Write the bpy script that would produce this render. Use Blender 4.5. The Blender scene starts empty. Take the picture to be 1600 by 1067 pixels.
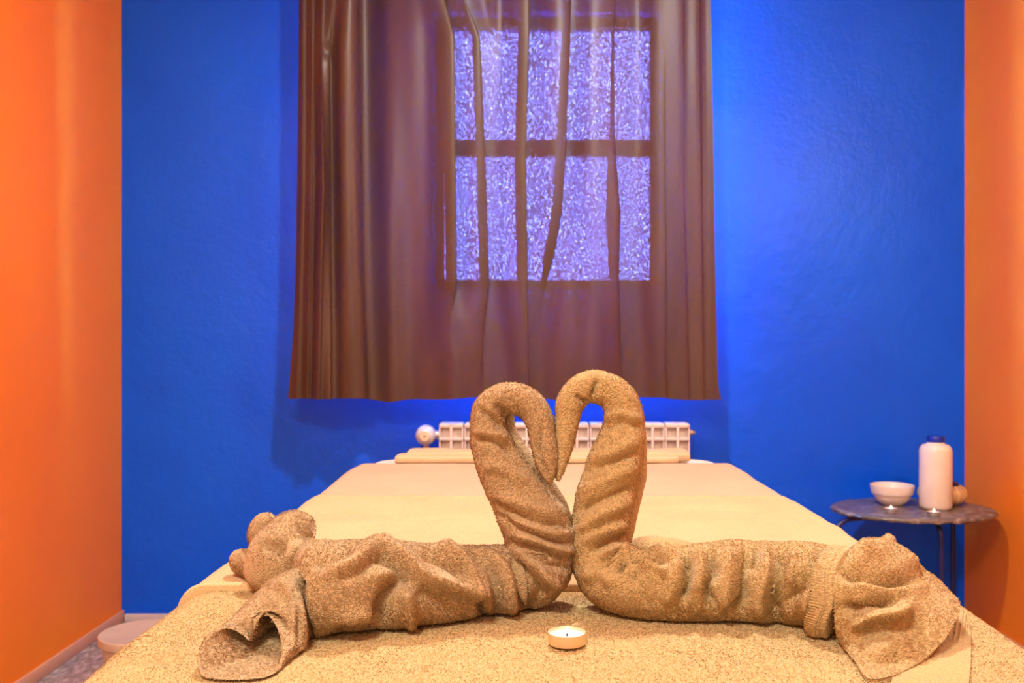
import bpy, bmesh, math
import numpy as np
from mathutils import Vector

# ------------------------------------------------------------------ camera / light / world
SC = bpy.context.scene
COL = SC.collection
FPX, CX, CY, CAMH = 1500.0, 820.0, 530.0, 0.98      # focal length (px of a 1600x1067 frame), vanishing point, eye height
BED = 0.663                                          # height of the bed surface
DW = 3.34                                            # distance of the back wall
XL, XR, YF, ZC = -1.403, 1.53, -1.0, 2.65            # left / right wall, wall behind the viewer, ceiling

cam_d = bpy.data.cameras.new('camera')
cam = bpy.data.objects.new('camera', cam_d)
COL.objects.link(cam)
cam.location = (0, 0, CAMH)
cam.rotation_euler = (math.pi / 2, 0, 0)
cam_d.sensor_width = 36.0
cam_d.lens = FPX / 1600 * 36.0
cam_d.shift_x = -(CX - 800) / 1600
cam_d.shift_y = -(533.5 - CY) / 1600
cam_d.clip_start = 0.02
cam_d.dof.use_dof = True
cam_d.dof.focus_distance = 1.08
cam_d.dof.aperture_fstop = 11.0
SC.camera = cam

SC.view_settings.view_transform = 'Standard'
SC.view_settings.look = 'None'
SC.view_settings.gamma = 1.0
SC.view_settings.use_curve_mapping = False
SC.view_settings.exposure = 0.15

world = bpy.data.worlds.new('daylight')
SC.world = world
world.use_nodes = True
wb = world.node_tree.nodes['Background']
wb.inputs[0].default_value = (0.34, 0.80, 1.0, 1)
wb.inputs[1].default_value = 100.0


def lamp(name, kind, loc, energy, color, size, rot=(0, 0, 0)):
    l = bpy.data.lights.new(name, kind)
    l.energy = energy
    l.color = color
    if kind == 'AREA':
        l.shape = 'DISK'
        l.size = size
    else:
        l.shadow_soft_size = size
    o = bpy.data.objects.new(name, l)
    COL.objects.link(o)
    o.location = loc
    o.rotation_euler = rot
    return o


lamp('ceiling_lamp', 'AREA', (0.05, 1.75, 2.55), 42, (1.0, 0.91, 0.80), 0.14)
lamp('wall_sconce', 'POINT', (1.36, 1.35, 1.86), 24, (1.0, 0.89, 0.74), 0.07)
lamp('rear_ceiling_lamp', 'AREA', (-0.45, -0.35, 2.5), 62, (1.0, 0.87, 0.68), 0.5)

# ------------------------------------------------------------------ helpers
def P(px, py, d):
    return np.array([(px - CX) / FPX * d, d, CAMH - (py - CY) / FPX * d])


def Pn(a):
    a = np.asarray(a, float)
    return np.stack([(a[..., 0] - CX) / FPX * a[..., 2], a[..., 2], CAMH - (a[..., 1] - CY) / FPX * a[..., 2]], -1)


def proj(V):
    return np.stack([CX + V[..., 0] / V[..., 1] * FPX, CY + (CAMH - V[..., 2]) / V[..., 1] * FPX], -1)


def _hash(ix, iy, iz, seed):
    h = (ix * 374761393 + iy * 668265263 + iz * 2147483647 + seed * 1274126177) & 0xFFFFFFFF
    h = ((h ^ (h >> 13)) * 1274126177) & 0xFFFFFFFF
    h = ((h ^ (h >> 16)) * 2246822519) & 0xFFFFFFFF
    h = h ^ (h >> 13)
    return (h & 0xFFFF) / 32767.5 - 1.0


def noise3(V, scale, seed=0):
    p = np.asarray(V, float) * scale + 1000.0
    i = np.floor(p).astype(np.int64)
    f = p - i
    f = f * f * (3 - 2 * f)
    r = 0
    for dx in (0, 1):
        wx = f[..., 0] if dx else 1 - f[..., 0]
        for dy in (0, 1):
            wy = f[..., 1] if dy else 1 - f[..., 1]
            for dz in (0, 1):
                wz = f[..., 2] if dz else 1 - f[..., 2]
                r = r + wx * wy * wz * _hash(i[..., 0] + dx, i[..., 1] + dy, i[..., 2] + dz, seed)
    return r


def crom(Pts, n, closed=False):
    """Catmull-Rom through the points (first axis), n samples."""
    Pts = np.asarray(Pts, float)
    m = len(Pts)
    if closed:
        t = np.arange(n) / n * m
    else:
        t = np.linspace(0, m - 1, n)
    i = np.floor(t).astype(int)
    if not closed:
        i = np.minimum(i, m - 2)
    u = (t - i).reshape((-1,) + (1,) * (Pts.ndim - 1))

    def g(k):
        if closed:
            return Pts[k % m]
        out = Pts[np.clip(k, 0, m - 1)].copy()
        lo = k < 0
        hi = k > m - 1
        out[lo] = 2 * Pts[0] - Pts[1]
        out[hi] = 2 * Pts[-1] - Pts[-2]
        return out
    p0, p1, p2, p3 = g(i - 1), g(i), g(i + 1), g(i + 2)
    return 0.5 * ((2 * p1) + (-p0 + p2) * u + (2 * p0 - 5 * p1 + 4 * p2 - p3) * u ** 2 + (-p0 + 3 * p1 - 3 * p2 + p3) * u ** 3)


def arclen_resample(C, n):
    d = np.r_[0, np.cumsum(np.linalg.norm(np.diff(C[:, :3], axis=0), axis=1))]
    t = np.linspace(0, d[-1], n)
    return np.stack([np.interp(t, d, C[:, k]) for k in range(C.shape[1])], 1), d[-1]


def grid_normals(G, closed=False):
    du = np.gradient(G, axis=0)
    if closed:
        dv = (np.roll(G, -1, 1) - np.roll(G, 1, 1)) / 2
    else:
        dv = np.gradient(G, axis=1)
    n = np.cross(du, dv)
    return n / (np.linalg.norm(n, axis=-1, keepdims=True) + 1e-12)


def grid_faces(m, n, closed=False, off=0, flip=False):
    i = np.arange(m - 1)[:, None]
    j = np.arange(n if closed else n - 1)[None, :]
    j2 = (j + 1) % n
    q = np.stack(np.broadcast_arrays(i * n + j, (i + 1) * n + j, (i + 1) * n + j2, i * n + j2), -1).reshape(-1, 4) + off
    return q[:, ::-1] if flip else q


def new_mesh(name, V, Q, smooth=True):
    me = bpy.data.meshes.new(name)
    V = np.ascontiguousarray(V, dtype=np.float32)
    Q = np.ascontiguousarray(Q, dtype=np.int32)
    me.vertices.add(len(V))
    me.vertices.foreach_set('co', V.ravel())
    k = Q.shape[1]
    me.loops.add(Q.size)
    me.loops.foreach_set('vertex_index', Q.ravel())
    me.polygons.add(len(Q))
    me.polygons.foreach_set('loop_start', np.arange(0, Q.size, k, dtype=np.int32))
    me.update(calc_edges=True)
    me.polygons.foreach_set('use_smooth', np.full(len(Q), smooth))
    me.validate()
    return me


def link(name, me, mat, parent=None, origin=None):
    o = bpy.data.objects.new(name, me)
    COL.objects.link(o)
    if mat is not None and not me.materials:
        me.materials.append(mat)
    if parent is not None:
        o.parent = parent
    return o


def tag(o, label, cat, group=None):
    o['label'] = label
    o['category'] = cat
    if group:
        o['group'] = group
    return o


def thing(name, label, cat, loc=(0, 0, 0), group=None):
    o = bpy.data.objects.new(name, None)
    COL.objects.link(o)
    o.location = loc
    return tag(o, label, cat, group)


def structure(o):
    o['kind'] = 'structure'
    return o


class MB:
    """collects grids / boxes / lathes into one mesh"""
    def __init__(s, origin=(0, 0, 0)):
        s.V, s.F, s.n, s.o = [], [], 0, np.array(origin, float)

    def add(s, V, F):
        V = np.asarray(V, float).reshape(-1, 3)
        s.V.append(V)
        s.F += [tuple(int(a) + s.n for a in f) for f in F]
        s.n += len(V)
        return s

    def box(s, c, size, bev=0.0):
        bm = bmesh.new()
        bmesh.ops.create_cube(bm, size=1)
        for v in bm.verts:
            v.co = Vector((v.co.x * size[0] + c[0], v.co.y * size[1] + c[1], v.co.z * size[2] + c[2]))
        if bev > 0:
            bmesh.ops.bevel(bm, geom=list(bm.edges), offset=bev, segments=2, profile=0.5, affect='EDGES')
        bm.verts.index_update()
        s.add([v.co[:] for v in bm.verts], [[v.index for v in f.verts] for f in bm.faces])
        bm.free()
        return s

    def lathe(s, prof, c=(0, 0, 0), seg=48, axis='Z', fn=None):
        prof = np.array(prof, float)
        a = np.arange(seg) / seg * 2 * np.pi
        r, z = prof[:, :1], prof[:, 1:]
        rr = r * (np.ones((1, seg)) if fn is None else fn(a)[None, :])
        x, y, zz = rr * np.cos(a), rr * np.sin(a), np.repeat(z, seg, 1)
        if axis == 'Z':
            G = np.stack([x, y, zz], -1)
        elif axis == 'Y':
            G = np.stack([x, zz, y], -1)
        else:
            G = np.stack([zz, x, y], -1)
        s.add(G + np.array(c), grid_faces(len(prof), seg, True, flip=(axis != 'Y')).tolist())
        return s

    def tube(s, pts, r, seg=14, n=None):
        pts = np.asarray(pts, float)
        C = crom(pts, n or len(pts) * 8)
        T = np.gradient(C, axis=0)
        T /= np.linalg.norm(T, axis=1, keepdims=True)
        ref = np.array([0.31, 0.9, 0.17])
        B = np.cross(T, ref)
        B /= np.linalg.norm(B, axis=1, keepdims=True)
        N = np.cross(B, T)
        a = np.arange(seg) / seg * 2 * np.pi
        G = C[:, None] + r * (np.cos(a)[None, :, None] * N[:, None] + np.sin(a)[None, :, None] * B[:, None])
        F = grid_faces(len(C), seg, True).tolist()
        F.append(list(range(seg)))
        F.append([(len(C) - 1) * seg + k for k in range(seg)][::-1])
        s.add(G, F)
        return s

    def build(s, name, mat, parent=None, smooth=True, auto=None):
        me = bpy.data.meshes.new(name)
        me.from_pydata((np.concatenate(s.V) - s.o).tolist(), [], s.F)
        me.polygons.foreach_set('use_smooth', np.full(len(me.polygons), smooth))
        if smooth:
            me.set_sharp_from_angle(angle=math.radians(auto or 40))
        me.update()
        return link(name, me, mat, parent)


# ------------------------------------------------------------------ materials
def mat_base(name):
    m = bpy.data.materials.new(name)
    m.use_nodes = True
    nt = m.node_tree
    return m, nt, nt.nodes['Principled BSDF'], nt.nodes['Material Output']


def nd(nt, t, **kw):
    n = nt.nodes.new(t)
    for k, v in kw.items():
        setattr(n, k, v)
    return n


def ramp(nt, fac, stops):
    r = nd(nt, 'ShaderNodeValToRGB')
    e = r.color_ramp.elements
    while len(e) < len(stops):
        e.new(0.5)
    for el, (p, c) in zip(e, stops):
        el.position = p
        el.color = (*c, 1) if len(c) == 3 else c
    nt.links.new(fac, r.inputs[0])
    return r


def noise_node(nt, scale, detail=3, rough=0.5, vec=None, stretch=None):
    if vec is None:
        tc = nd(nt, 'ShaderNodeTexCoord')
        vec = tc.outputs['Object']
    if stretch:
        mp = nd(nt, 'ShaderNodeMapping')
        mp.inputs['Scale'].default_value = stretch
        nt.links.new(vec, mp.inputs[0])
        vec = mp.outputs[0]
    n = nd(nt, 'ShaderNodeTexNoise')
    n.inputs['Scale'].default_value = scale
    n.inputs['Detail'].default_value = detail
    n.inputs['Roughness'].default_value = rough
    nt.links.new(vec, n.inputs['Vector'])
    return n


def bump(nt, bsdf, h, strength=0.5, dist=0.002, prev=None):
    b = nd(nt, 'ShaderNodeBump')
    b.inputs['Strength'].default_value = strength
    b.inputs['Distance'].default_value = dist
    nt.links.new(h, b.inputs['Height'])
    if prev is not None:
        nt.links.new(prev.outputs[0], b.inputs['Normal'])
    nt.links.new(b.outputs[0], bsdf.inputs['Normal'])
    return b


def simple(name, col, rough=0.5, metal=0.0, spec=0.5, nz=None):
    m, nt, b, o = mat_base(name)
    b.inputs['Roughness'].default_value = rough
    b.inputs['Metallic'].default_value = metal
    b.inputs['Specular IOR Level'].default_value = spec
    n = noise_node(nt, nz or 18, 3)
    c = np.array(col)
    r = ramp(nt, n.outputs[0], [(0.3, tuple(c * 0.93)), (0.7, tuple(np.minimum(c * 1.06, 1)))])
    nt.links.new(r.outputs[0], b.inputs['Base Color'])
    return m


def plaster(name, c1, c2, rough, spec, relief=0.5, fleck=None):
    m, nt, b, o = mat_base(name)
    n = noise_node(nt, 1.6, 5, 0.6)
    r = ramp(nt, n.outputs[0], [(0.3, c1), (0.7, c2)])
    col = r.outputs[0]
    if fleck:
        f = noise_node(nt, 16, 5, 0.7, stretch=(0.7, 1, 1.0))
        fr = ramp(nt, f.outputs[0], [(0.70, (0, 0, 0)), (0.78, (0.5, 0.5, 0.5))])
        mx = nd(nt, 'ShaderNodeMix', data_type='RGBA')
        nt.links.new(fr.outputs[0], mx.inputs[0])
        nt.links.new(col, mx.inputs[6])
        mx.inputs[7].default_value = (*fleck, 1)
        col = mx.outputs[2]
    nt.links.new(col, b.inputs['Base Color'])
    b.inputs['Roughness'].default_value = rough
    b.inputs['Specular IOR Level'].default_value = spec
    a = noise_node(nt, 26, 6, 0.62)
    k = bump(nt, b, a.outputs[0], relief * 0.5, 0.006)
    s = noise_node(nt, 70, 4, 0.6, stretch=(1.0, 1.0, 0.35))
    bump(nt, b, s.outputs[0], relief * 0.35, 0.0015, k)
    return m


M_blue = plaster('blue_wall_paint', (0.0, 0.092, 0.88), (0.0, 0.120, 0.98), 0.34, 0.28, 0.95, (0.06, 0.20, 0.95))
M_orange = plaster('orange_wall_paint', (0.86, 0.205, 0.004), (0.93, 0.245, 0.006), 0.5, 0.3, 0.35)
M_white_wall = plaster('cream_plaster', (0.72, 0.66, 0.56), (0.78, 0.72, 0.62), 0.8, 0.3, 0.3)
M_skirt = plaster('skirting_paint', (0.70, 0.33, 0.17), (0.78, 0.42, 0.26), 0.5, 0.3, 0.4)
M_skirt_b = plaster('skirting_smudged', (0.52, 0.48, 0.60), (0.72, 0.66, 0.68), 0.55, 0.4, 0.6)


TCOL = {}


def terry(name, col, dark=0.74, loop=420.0, depth=0.0016, stretch=(1, 1, 1)):
    TCOL[name] = col
    m, nt, b, o = mat_base(name)
    tc = nd(nt, 'ShaderNodeTexCoord')
    mp = nd(nt, 'ShaderNodeMapping')
    mp.inputs['Scale'].default_value = stretch
    nt.links.new(tc.outputs['Object'], mp.inputs[0])
    wob = noise_node(nt, 140, 2, 0.5, vec=mp.outputs[0])
    add = nd(nt, 'ShaderNodeVectorMath', operation='MULTIPLY_ADD')
    add.inputs[1].default_value = (0.006, 0.006, 0.006)
    nt.links.new(wob.outputs['Color'], add.inputs[0])
    nt.links.new(mp.outputs[0], add.inputs[2])
    v = nd(nt, 'ShaderNodeTexVoronoi')
    v.inputs['Scale'].default_value = loop
    nt.links.new(add.outputs[0], v.inputs['Vector'])
    inv = nd(nt, 'ShaderNodeMath', operation='SUBTRACT')
    inv.inputs[0].default_value = 1.0
    nt.links.new(v.outputs['Distance'], inv.inputs[1])
    big = noise_node(nt, 7, 4, 0.55)
    c = np.array(col)
    r1 = ramp(nt, inv.outputs[0], [(0.30, tuple(c * dark)), (0.75, tuple(c)), (1.0, tuple(np.minimum(c * 1.14, 1)))])
    r2 = ramp(nt, big.outputs[0], [(0.3, (0.90, 0.88, 0.86)), (0.7, (1, 1, 1))])
    mx = nd(nt, 'ShaderNodeMix', data_type='RGBA', blend_type='MULTIPLY')
    mx.inputs[0].default_value = 1
    nt.links.new(r1.outputs[0], mx.inputs[6])
    nt.links.new(r2.outputs[0], mx.inputs[7])
    nt.links.new(mx.outputs[2], b.inputs['Base Color'])
    b.inputs['Roughness'].default_value = 0.95
    b.inputs['Specular IOR Level'].default_value = 0.12
    b.inputs['Sheen Weight'].default_value = 0.25
    b.inputs['Sheen Roughness'].default_value = 0.5
    bump(nt, b, inv.outputs[0], 0.9, depth)
    return m


M_swan_l = terry('terry_tan', (0.50, 0.362, 0.205), stretch=(1, 1, 1.5))
M_swan_r = terry('terry_gold', (0.56, 0.412, 0.205), stretch=(1, 1, 1.5))
M_near = terry('terry_honey', (0.545, 0.405, 0.19), 0.82, 330, 0.0014, (1.5, 0.7, 1))
M_mid = terry('terry_cream', (0.62, 0.46, 0.25), 0.84, 330, 0.001, (1.5, 0.7, 1))
M_far = terry('terry_fold', (0.62, 0.48, 0.30), 0.9, 330, 0.0008)
M_back = terry('terry_beige', (0.60, 0.425, 0.285), 0.88, 330, 0.0008)
M_sheet = simple('white_sheet', (0.78, 0.70, 0.66), 0.85, 0, 0.2)
M_wax = simple('candle_wax', (0.90, 0.84, 0.80), 0.45)
M_alu = simple('tealight_cup', (0.80, 0.66, 0.46), 0.38, 0.55)
M_alu2 = simple('tealight_foil', (0.70, 0.66, 0.64), 0.3, 0.8)
M_rad = simple('radiator_enamel', (0.80, 0.72, 0.68), 0.4)
M_chrome = simple('valve_metal', (0.55, 0.52, 0.52), 0.35, 0.6)
M_cream = simple('cream_plastic', (0.78, 0.66, 0.48), 0.45)
M_valve = simple('valve_plastic', (0.66, 0.66, 0.72), 0.35)
M_brass = simple('dull_brass', (0.42, 0.30, 0.22), 0.4, 0.7)
M_bottle = simple('bottle_plastic', (0.80, 0.70, 0.60), 0.45)
M_cap = simple('blue_cap_plastic', (0.0, 0.03, 0.40), 0.35)
M_ceram = simple('white_ceramic', (0.82, 0.74, 0.66), 0.3)
M_legs = simple('dark_blue_metal', (0.008, 0.016, 0.13), 0.35, 0.1)
M_wood = simple('bed_wood', (0.30, 0.16, 0.07), 0.55)
M_vinyl = simple('bed_vinyl', (0.70, 0.62, 0.54), 0.5)
M_rod = simple('rod_metal', (0.25, 0.22, 0.20), 0.4, 0.7)
M_frame = simple('window_paint', (0.16, 0.10, 0.07), 0.5)
M_bin = simple('bin_plastic', (0.56, 0.46, 0.38), 0.5)
M_wick = simple('wick', (0.03, 0.02, 0.02), 0.9)


def mk_slate():
    m, nt, b, o = mat_base('slate')
    n = noise_node(nt, 30, 6, 0.7)
    r = ramp(nt, n.outputs[0], [(0.3, (0.07, 0.058, 0.056)), (0.52, (0.16, 0.125, 0.115)), (0.68, (0.42, 0.36, 0.34))])
    nt.links.new(r.outputs[0], b.inputs['Base Color'])
    b.inputs['Roughness'].default_value = 0.30
    bump(nt, b, n.outputs[0], 0.5, 0.004)
    return m


def mk_floor():
    m, nt, b, o = mat_base('floor_stone')
    n = noise_node(nt, 55, 6, 0.75, stretch=(1, 0.4, 1))
    r = ramp(nt, n.outputs[0], [(0.3, (0.08, 0.075, 0.085)), (0.5, (0.30, 0.28, 0.29)), (0.62, (0.62, 0.57, 0.56))])
    nt.links.new(r.outputs[0], b.inputs['Base Color'])
    b.inputs['Roughness'].default_value = 0.3
    bump(nt, b, n.outputs[0], 0.3, 0.002)
    return m


def mk_flame():
    m, nt, b, o = mat_base('flame')
    e = nd(nt, 'ShaderNodeEmission')
    e.inputs[0].default_value = (1.0, 0.90, 0.72, 1)
    e.inputs[1].default_value = 14
    nt.links.new(e.outputs[0], o.inputs[0])
    nt.nodes.remove(b)
    return m


def mk_glass():
    m, nt, b, o = mat_base('window_glass')
    t = nd(nt, 'ShaderNodeBsdfTransparent')
    g = nd(nt, 'ShaderNodeBsdfGlossy')
    g.inputs['Roughness'].default_value = 0.05
    mx = nd(nt, 'ShaderNodeMixShader')
    mx.inputs[0].default_value = 0.07
    nt.links.new(t.outputs[0], mx.inputs[1])
    nt.links.new(g.outputs[0], mx.inputs[2])
    nt.links.new(mx.outputs[0], o.inputs[0])
    nt.nodes.remove(b)
    return m


def mk_curtain():
    m, nt, b, o = mat_base('curtain_satin')
    tc = nd(nt, 'ShaderNodeTexCoord')
    weave = noise_node(nt, 185, 3, 0.75, vec=tc.outputs['Object'], stretch=(1.0, 0.2, 0.6))
    slub = noise_node(nt, 60, 3, 0.6, vec=tc.outputs['Object'], stretch=(0.25, 0.1, 2.0))
    big = noise_node(nt, 5, 3, 0.5, vec=tc.outputs['Object'], stretch=(3, 0.1, 0.5))
    rc = ramp(nt, big.outputs[0], [(0.3, (0.064, 0.033, 0.020)), (0.7, (0.088, 0.046, 0.028))])
    geo = nd(nt, 'ShaderNodeNewGeometry')
    two = nd(nt, 'ShaderNodeMix', data_type='RGBA')          # satin face, paler reverse of the cloth
    nt.links.new(geo.outputs['Backfacing'], two.inputs[0])
    nt.links.new(rc.outputs[0], two.inputs[6])
    two.inputs[7].default_value = (0.64, 0.64, 0.64, 1)
    nt.links.new(two.outputs[2], b.inputs['Base Color'])
    b.inputs['Roughness'].default_value = 0.40
    b.inputs['Specular IOR Level'].default_value = 0.4
    bump(nt, b, weave.outputs[0], 0.15, 0.0006)
    tl = nd(nt, 'ShaderNodeBsdfTranslucent')
    tl.inputs[0].default_value = (0.10, 0.045, 0.07, 1)
    mx = nd(nt, 'ShaderNodeMixShader')
    mx.inputs[0].default_value = 0.012
    nt.links.new(b.outputs[0], mx.inputs[1])
    nt.links.new(tl.outputs[0], mx.inputs[2])
    tr = nd(nt, 'ShaderNodeBsdfTransparent')
    rt = ramp(nt, slub.outputs[0], [(0.3, (0.36, 0.17, 0.90)), (0.7, (0.46, 0.30, 1.0))])
    nt.links.new(rt.outputs[0], tr.inputs[0])
    rh = ramp(nt, weave.outputs[0], [(0.38, (0.0006,) * 3), (0.49, (0.0056,) * 3), (0.58, (0.016,) * 3), (0.68, (0.075,) * 3)])
    mx2 = nd(nt, 'ShaderNodeMixShader')
    nt.links.new(rh.outputs[0], mx2.inputs[0])
    nt.links.new(mx.outputs[0], mx2.inputs[1])
    nt.links.new(tr.outputs[0], mx2.inputs[2])
    nt.links.new(mx2.outputs[0], o.inputs[0])
    return m


M_slate, M_floor, M_flame, M_glass, M_curtain = mk_slate(), mk_floor(), mk_flame(), mk_glass(), mk_curtain()

# ------------------------------------------------------------------ room shell
WX0, WX1, WZ0, WZ1 = -0.318, 0.478, 1.160, 2.122      # window opening in the back wall
structure(MB().box(((XL + XR) / 2, (YF + DW) / 2, -0.05), (XR - XL + 0.4, DW - YF + 0.7, 0.1)).build('floor', M_floor, smooth=False))
structure(MB().box(((XL + XR) / 2, (YF + DW) / 2, ZC + 0.05), (XR - XL + 0.4, DW - YF + 0.7, 0.1)).build('ceiling', M_white_wall, smooth=False))
structure(MB().box((XL - 0.1, (YF + DW) / 2, ZC / 2), (0.2, DW - YF + 0.2, ZC)).build('wall_left', M_orange, smooth=False))
structure(MB().box((XR + 0.1, (YF + DW) / 2, ZC / 2), (0.2, DW - YF + 0.2, ZC)).build('wall_right', M_orange, smooth=False))
structure(MB().box(((XL + XR) / 2, YF - 0.1, ZC / 2), (XR - XL + 0.4, 0.2, ZC)).build('wall_front', M_white_wall, smooth=False))
# back wall: uneven hand-plastered face round the window opening, then the thickness of the wall
xs = np.unique(np.r_[np.linspace(XL, WX0, 74), np.linspace(WX0, WX1, 51), np.linspace(WX1, XR, 72)])
zs = np.unique(np.r_[np.linspace(0, WZ0, 79), np.linspace(WZ0, WZ1, 60), np.linspace(WZ1, ZC, 40)])
XX, ZZ = np.meshgrid(xs, zs, indexing='ij')
G = np.stack([XX, np.full_like(XX, DW), ZZ], -1)
lumps = noise3(G, 4.5, 3) * 0.0035 + noise3(G, 13, 5) * 0.0018
near = np.exp(-((XX - 0.1) / 0.75) ** 2 - ((ZZ - 0.9) / 0.55) ** 2)
lumps = lumps * (0.55 + 1.2 * near) + near * noise3(G, 26, 8) * 0.0016
edge = (np.abs(XX - XL) < 1e-6) | (np.abs(XX - XR) < 1e-6) | (ZZ < 1e-6)
G[..., 1] -= np.where(edge, 0, lumps) - 0.0
F = []
m_, n_ = XX.shape
for i in range(m_ - 1):
    xc = (xs[i] + xs[i + 1]) / 2
    for j in range(n_ - 1):
        zc = (zs[j] + zs[j + 1]) / 2
        if WX0 < xc < WX1 and WZ0 < zc < WZ1:
            continue
        F.append((i * n_ + j, (i + 1) * n_ + j, (i + 1) * n_ + j + 1, i * n_ + j + 1))
wall = MB().add(G, F)
T = 0.22
yb = DW + 0.012
for (x0, x1, z0, z1) in ((XL, WX0, 0, ZC), (WX1, XR, 0, ZC), (WX0, WX1, 0, WZ0), (WX0, WX1, WZ1, ZC)):
    wall.box(((x0 + x1) / 2, yb + T / 2, (z0 + z1) / 2), (x1 - x0, T, z1 - z0))
structure(wall.build('wall_back', M_blue))
structure(MB().box((XL + 0.006, (YF + DW) / 2, 0.02), (0.012, DW - YF, 0.04), 0.004).build('baseboard_left', M_skirt))
structure(MB().box((XR - 0.006, (YF + DW) / 2, 0.02), (0.012, DW - YF, 0.04), 0.004).build('baseboard_right', M_skirt))
structure(MB().box(((XL + XR) / 2, DW - 0.01, 0.014), (XR - XL - 0.03, 0.014, 0.028), 0.004).build('baseboard_back', M_skirt_b))

win = bpy.data.objects.new('window_1', None)
COL.objects.link(win)
win.location = ((WX0 + WX1) / 2, DW + 0.10, WZ0)
structure(win)
wo = np.array(win.location)
zt = CAMH + (530 - 231) / FPX * 3.42
fm = MB(wo)
for (x0, x1, z0, z1) in ((WX0, WX0 + 0.03, WZ0, WZ1), (WX1 - 0.03, WX1, WZ0, WZ1), (WX0, WX1, WZ0, WZ0 + 0.03), (WX0, WX1, WZ1 - 0.03, WZ1)):
    fm.box(((x0 + x1) / 2, DW + 0.10, (z0 + z1) / 2), (x1 - x0, 0.05, z1 - z0), 0.004)
fm.build('window_frame', M_frame, win)
MB(wo).box(((WX0 + WX1) / 2, DW + 0.095, zt), (WX1 - WX0 - 0.06, 0.045, 0.055), 0.004).build('transom', M_frame, win)
for (z0, z1) in ((WZ0 + 0.03, zt - 0.0275), (zt + 0.0275, WZ1 - 0.03)):
    MB(wo).box(((WX0 + WX1) / 2, DW + 0.10, (z0 + z1) / 2), (WX1 - WX0 - 0.06, 0.004, z1 - z0)).build('pane', M_glass, win, smooth=False)

# ------------------------------------------------------------------ curtain
CD = 3.15
ztop, zbot = 2.30, CAMH - (623 - CY) / FPX * CD
NR, NC = 130, 1000
zrow = np.linspace(zbot, ztop, NR)
yrow = CY + (CAMH - zrow) / CD * FPX                  # photograph row of each cloth row


def at_rows(pairs):
    ys, vs = zip(*pairs)
    return np.interp(yrow, ys, vs)


left = at_rows([(-100, 470), (0, 468), (200, 465), (400, 462), (520, 458), (625, 449)])
right = at_rows([(-100, 1110), (0, 1111), (200, 1115), (400, 1117), (560, 1120), (600, 1121), (625, 1126)])
tt = np.linspace(0, 1, NC)[None, :]
base = left[:, None] + (right - left)[:, None] * tt
ox = np.zeros((NR, NC))
oy = np.zeros((NR, NC))
# (positions down the cloth, half width px, sideways overlap px, depth m, strength down the cloth)
pleats = [
    ([(0, 480), (300, 478), (620, 470)], 5, 4, 0.026, [(0, 1), (620, .6)]),
    ([(0, 494), (300, 492), (620, 486)], 6, 5, 0.034, [(0, 1), (620, .7)]),
    ([(0, 512), (90, 508), (300, 514), (620, 506)], 6, 8, 0.036, [(0, 1), (620, .9)]),
    ([(0, 527), (90, 520), (300, 522), (620, 522)], 6, 8, 0.034, [(0, .7), (90, 1.1), (620, .8)]),
    ([(0, 560), (200, 562), (400, 566), (620, 574)], 14, 26, 0.055, [(0, 1), (620, .8)]),
    ([(0, 690), (60, 702), (250, 704), (450, 706), (620, 702)], 12, 43, 0.046, [(0, .7), (60, .9), (440, .9), (500, .3), (560, .0)]),
    ([(0, 724), (60, 744), (140, 747), (240, 751), (450, 757), (620, 752)], 11, 34, 0.024, [(0, .6), (60, .9), (430, 1), (520, .45), (620, .1)]),
    ([(0, 818), (60, 818), (240, 813), (450, 816), (620, 828)], 12, 38, 0.030, [(0, 1), (440, 1), (540, .6), (620, .35)]),
    ([(0, 888), (60, 884), (240, 876), (330, 870), (440, 850), (560, 838)], 12, 36, 0.024, [(0, .7), (60, .9), (400, 1), (470, .5), (560, .0)]),
    ([(0, 958), (240, 956), (450, 960), (620, 975)], 17, 50, 0.022, [(0, .6), (60, .5), (200, .6), (330, 1), (480, .7), (620, .3)]),
    ([(0, 1036), (240, 1036), (450, 1036), (620, 1042)], 11, 26, 0.018, [(0, .8), (450, .9), (620, .3)]),
    ([(0, 1066), (300, 1068), (620, 1078)], 11, 14, 0.024, [(0, 1), (620, .7)]),
    ([(0, 1094), (300, 1096), (620, 1100)], 7, 7, 0.014, [(0, 1), (620, .7)]),
]
for pos, sg, A, B, st in pleats:
    c = at_rows(pos)[:, None]
    k = at_rows(st)[:, None]
    u = (base - c) / sg
    ox += -A * k * u * np.exp(-u * u)
    oy += B * k * u * np.exp(-u * u / 2.6)
zz_ = zrow[:, None]
soft = (np.sin(base / 17.0 + 0.8 * np.sin(zz_ * 2.1)) * 0.008 + np.sin(base / 8.5 + 1.3 + zz_) * 0.003
        + np.sin(base / 31.0 + 0.6 * zz_) * 0.012)
G3 = np.stack([base * 0.004, np.zeros_like(base), zz_ + np.zeros_like(base)], -1)
oy += soft + noise3(G3 * np.array([1, 1, 0.4]), 6, 4) * 0.004
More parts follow.
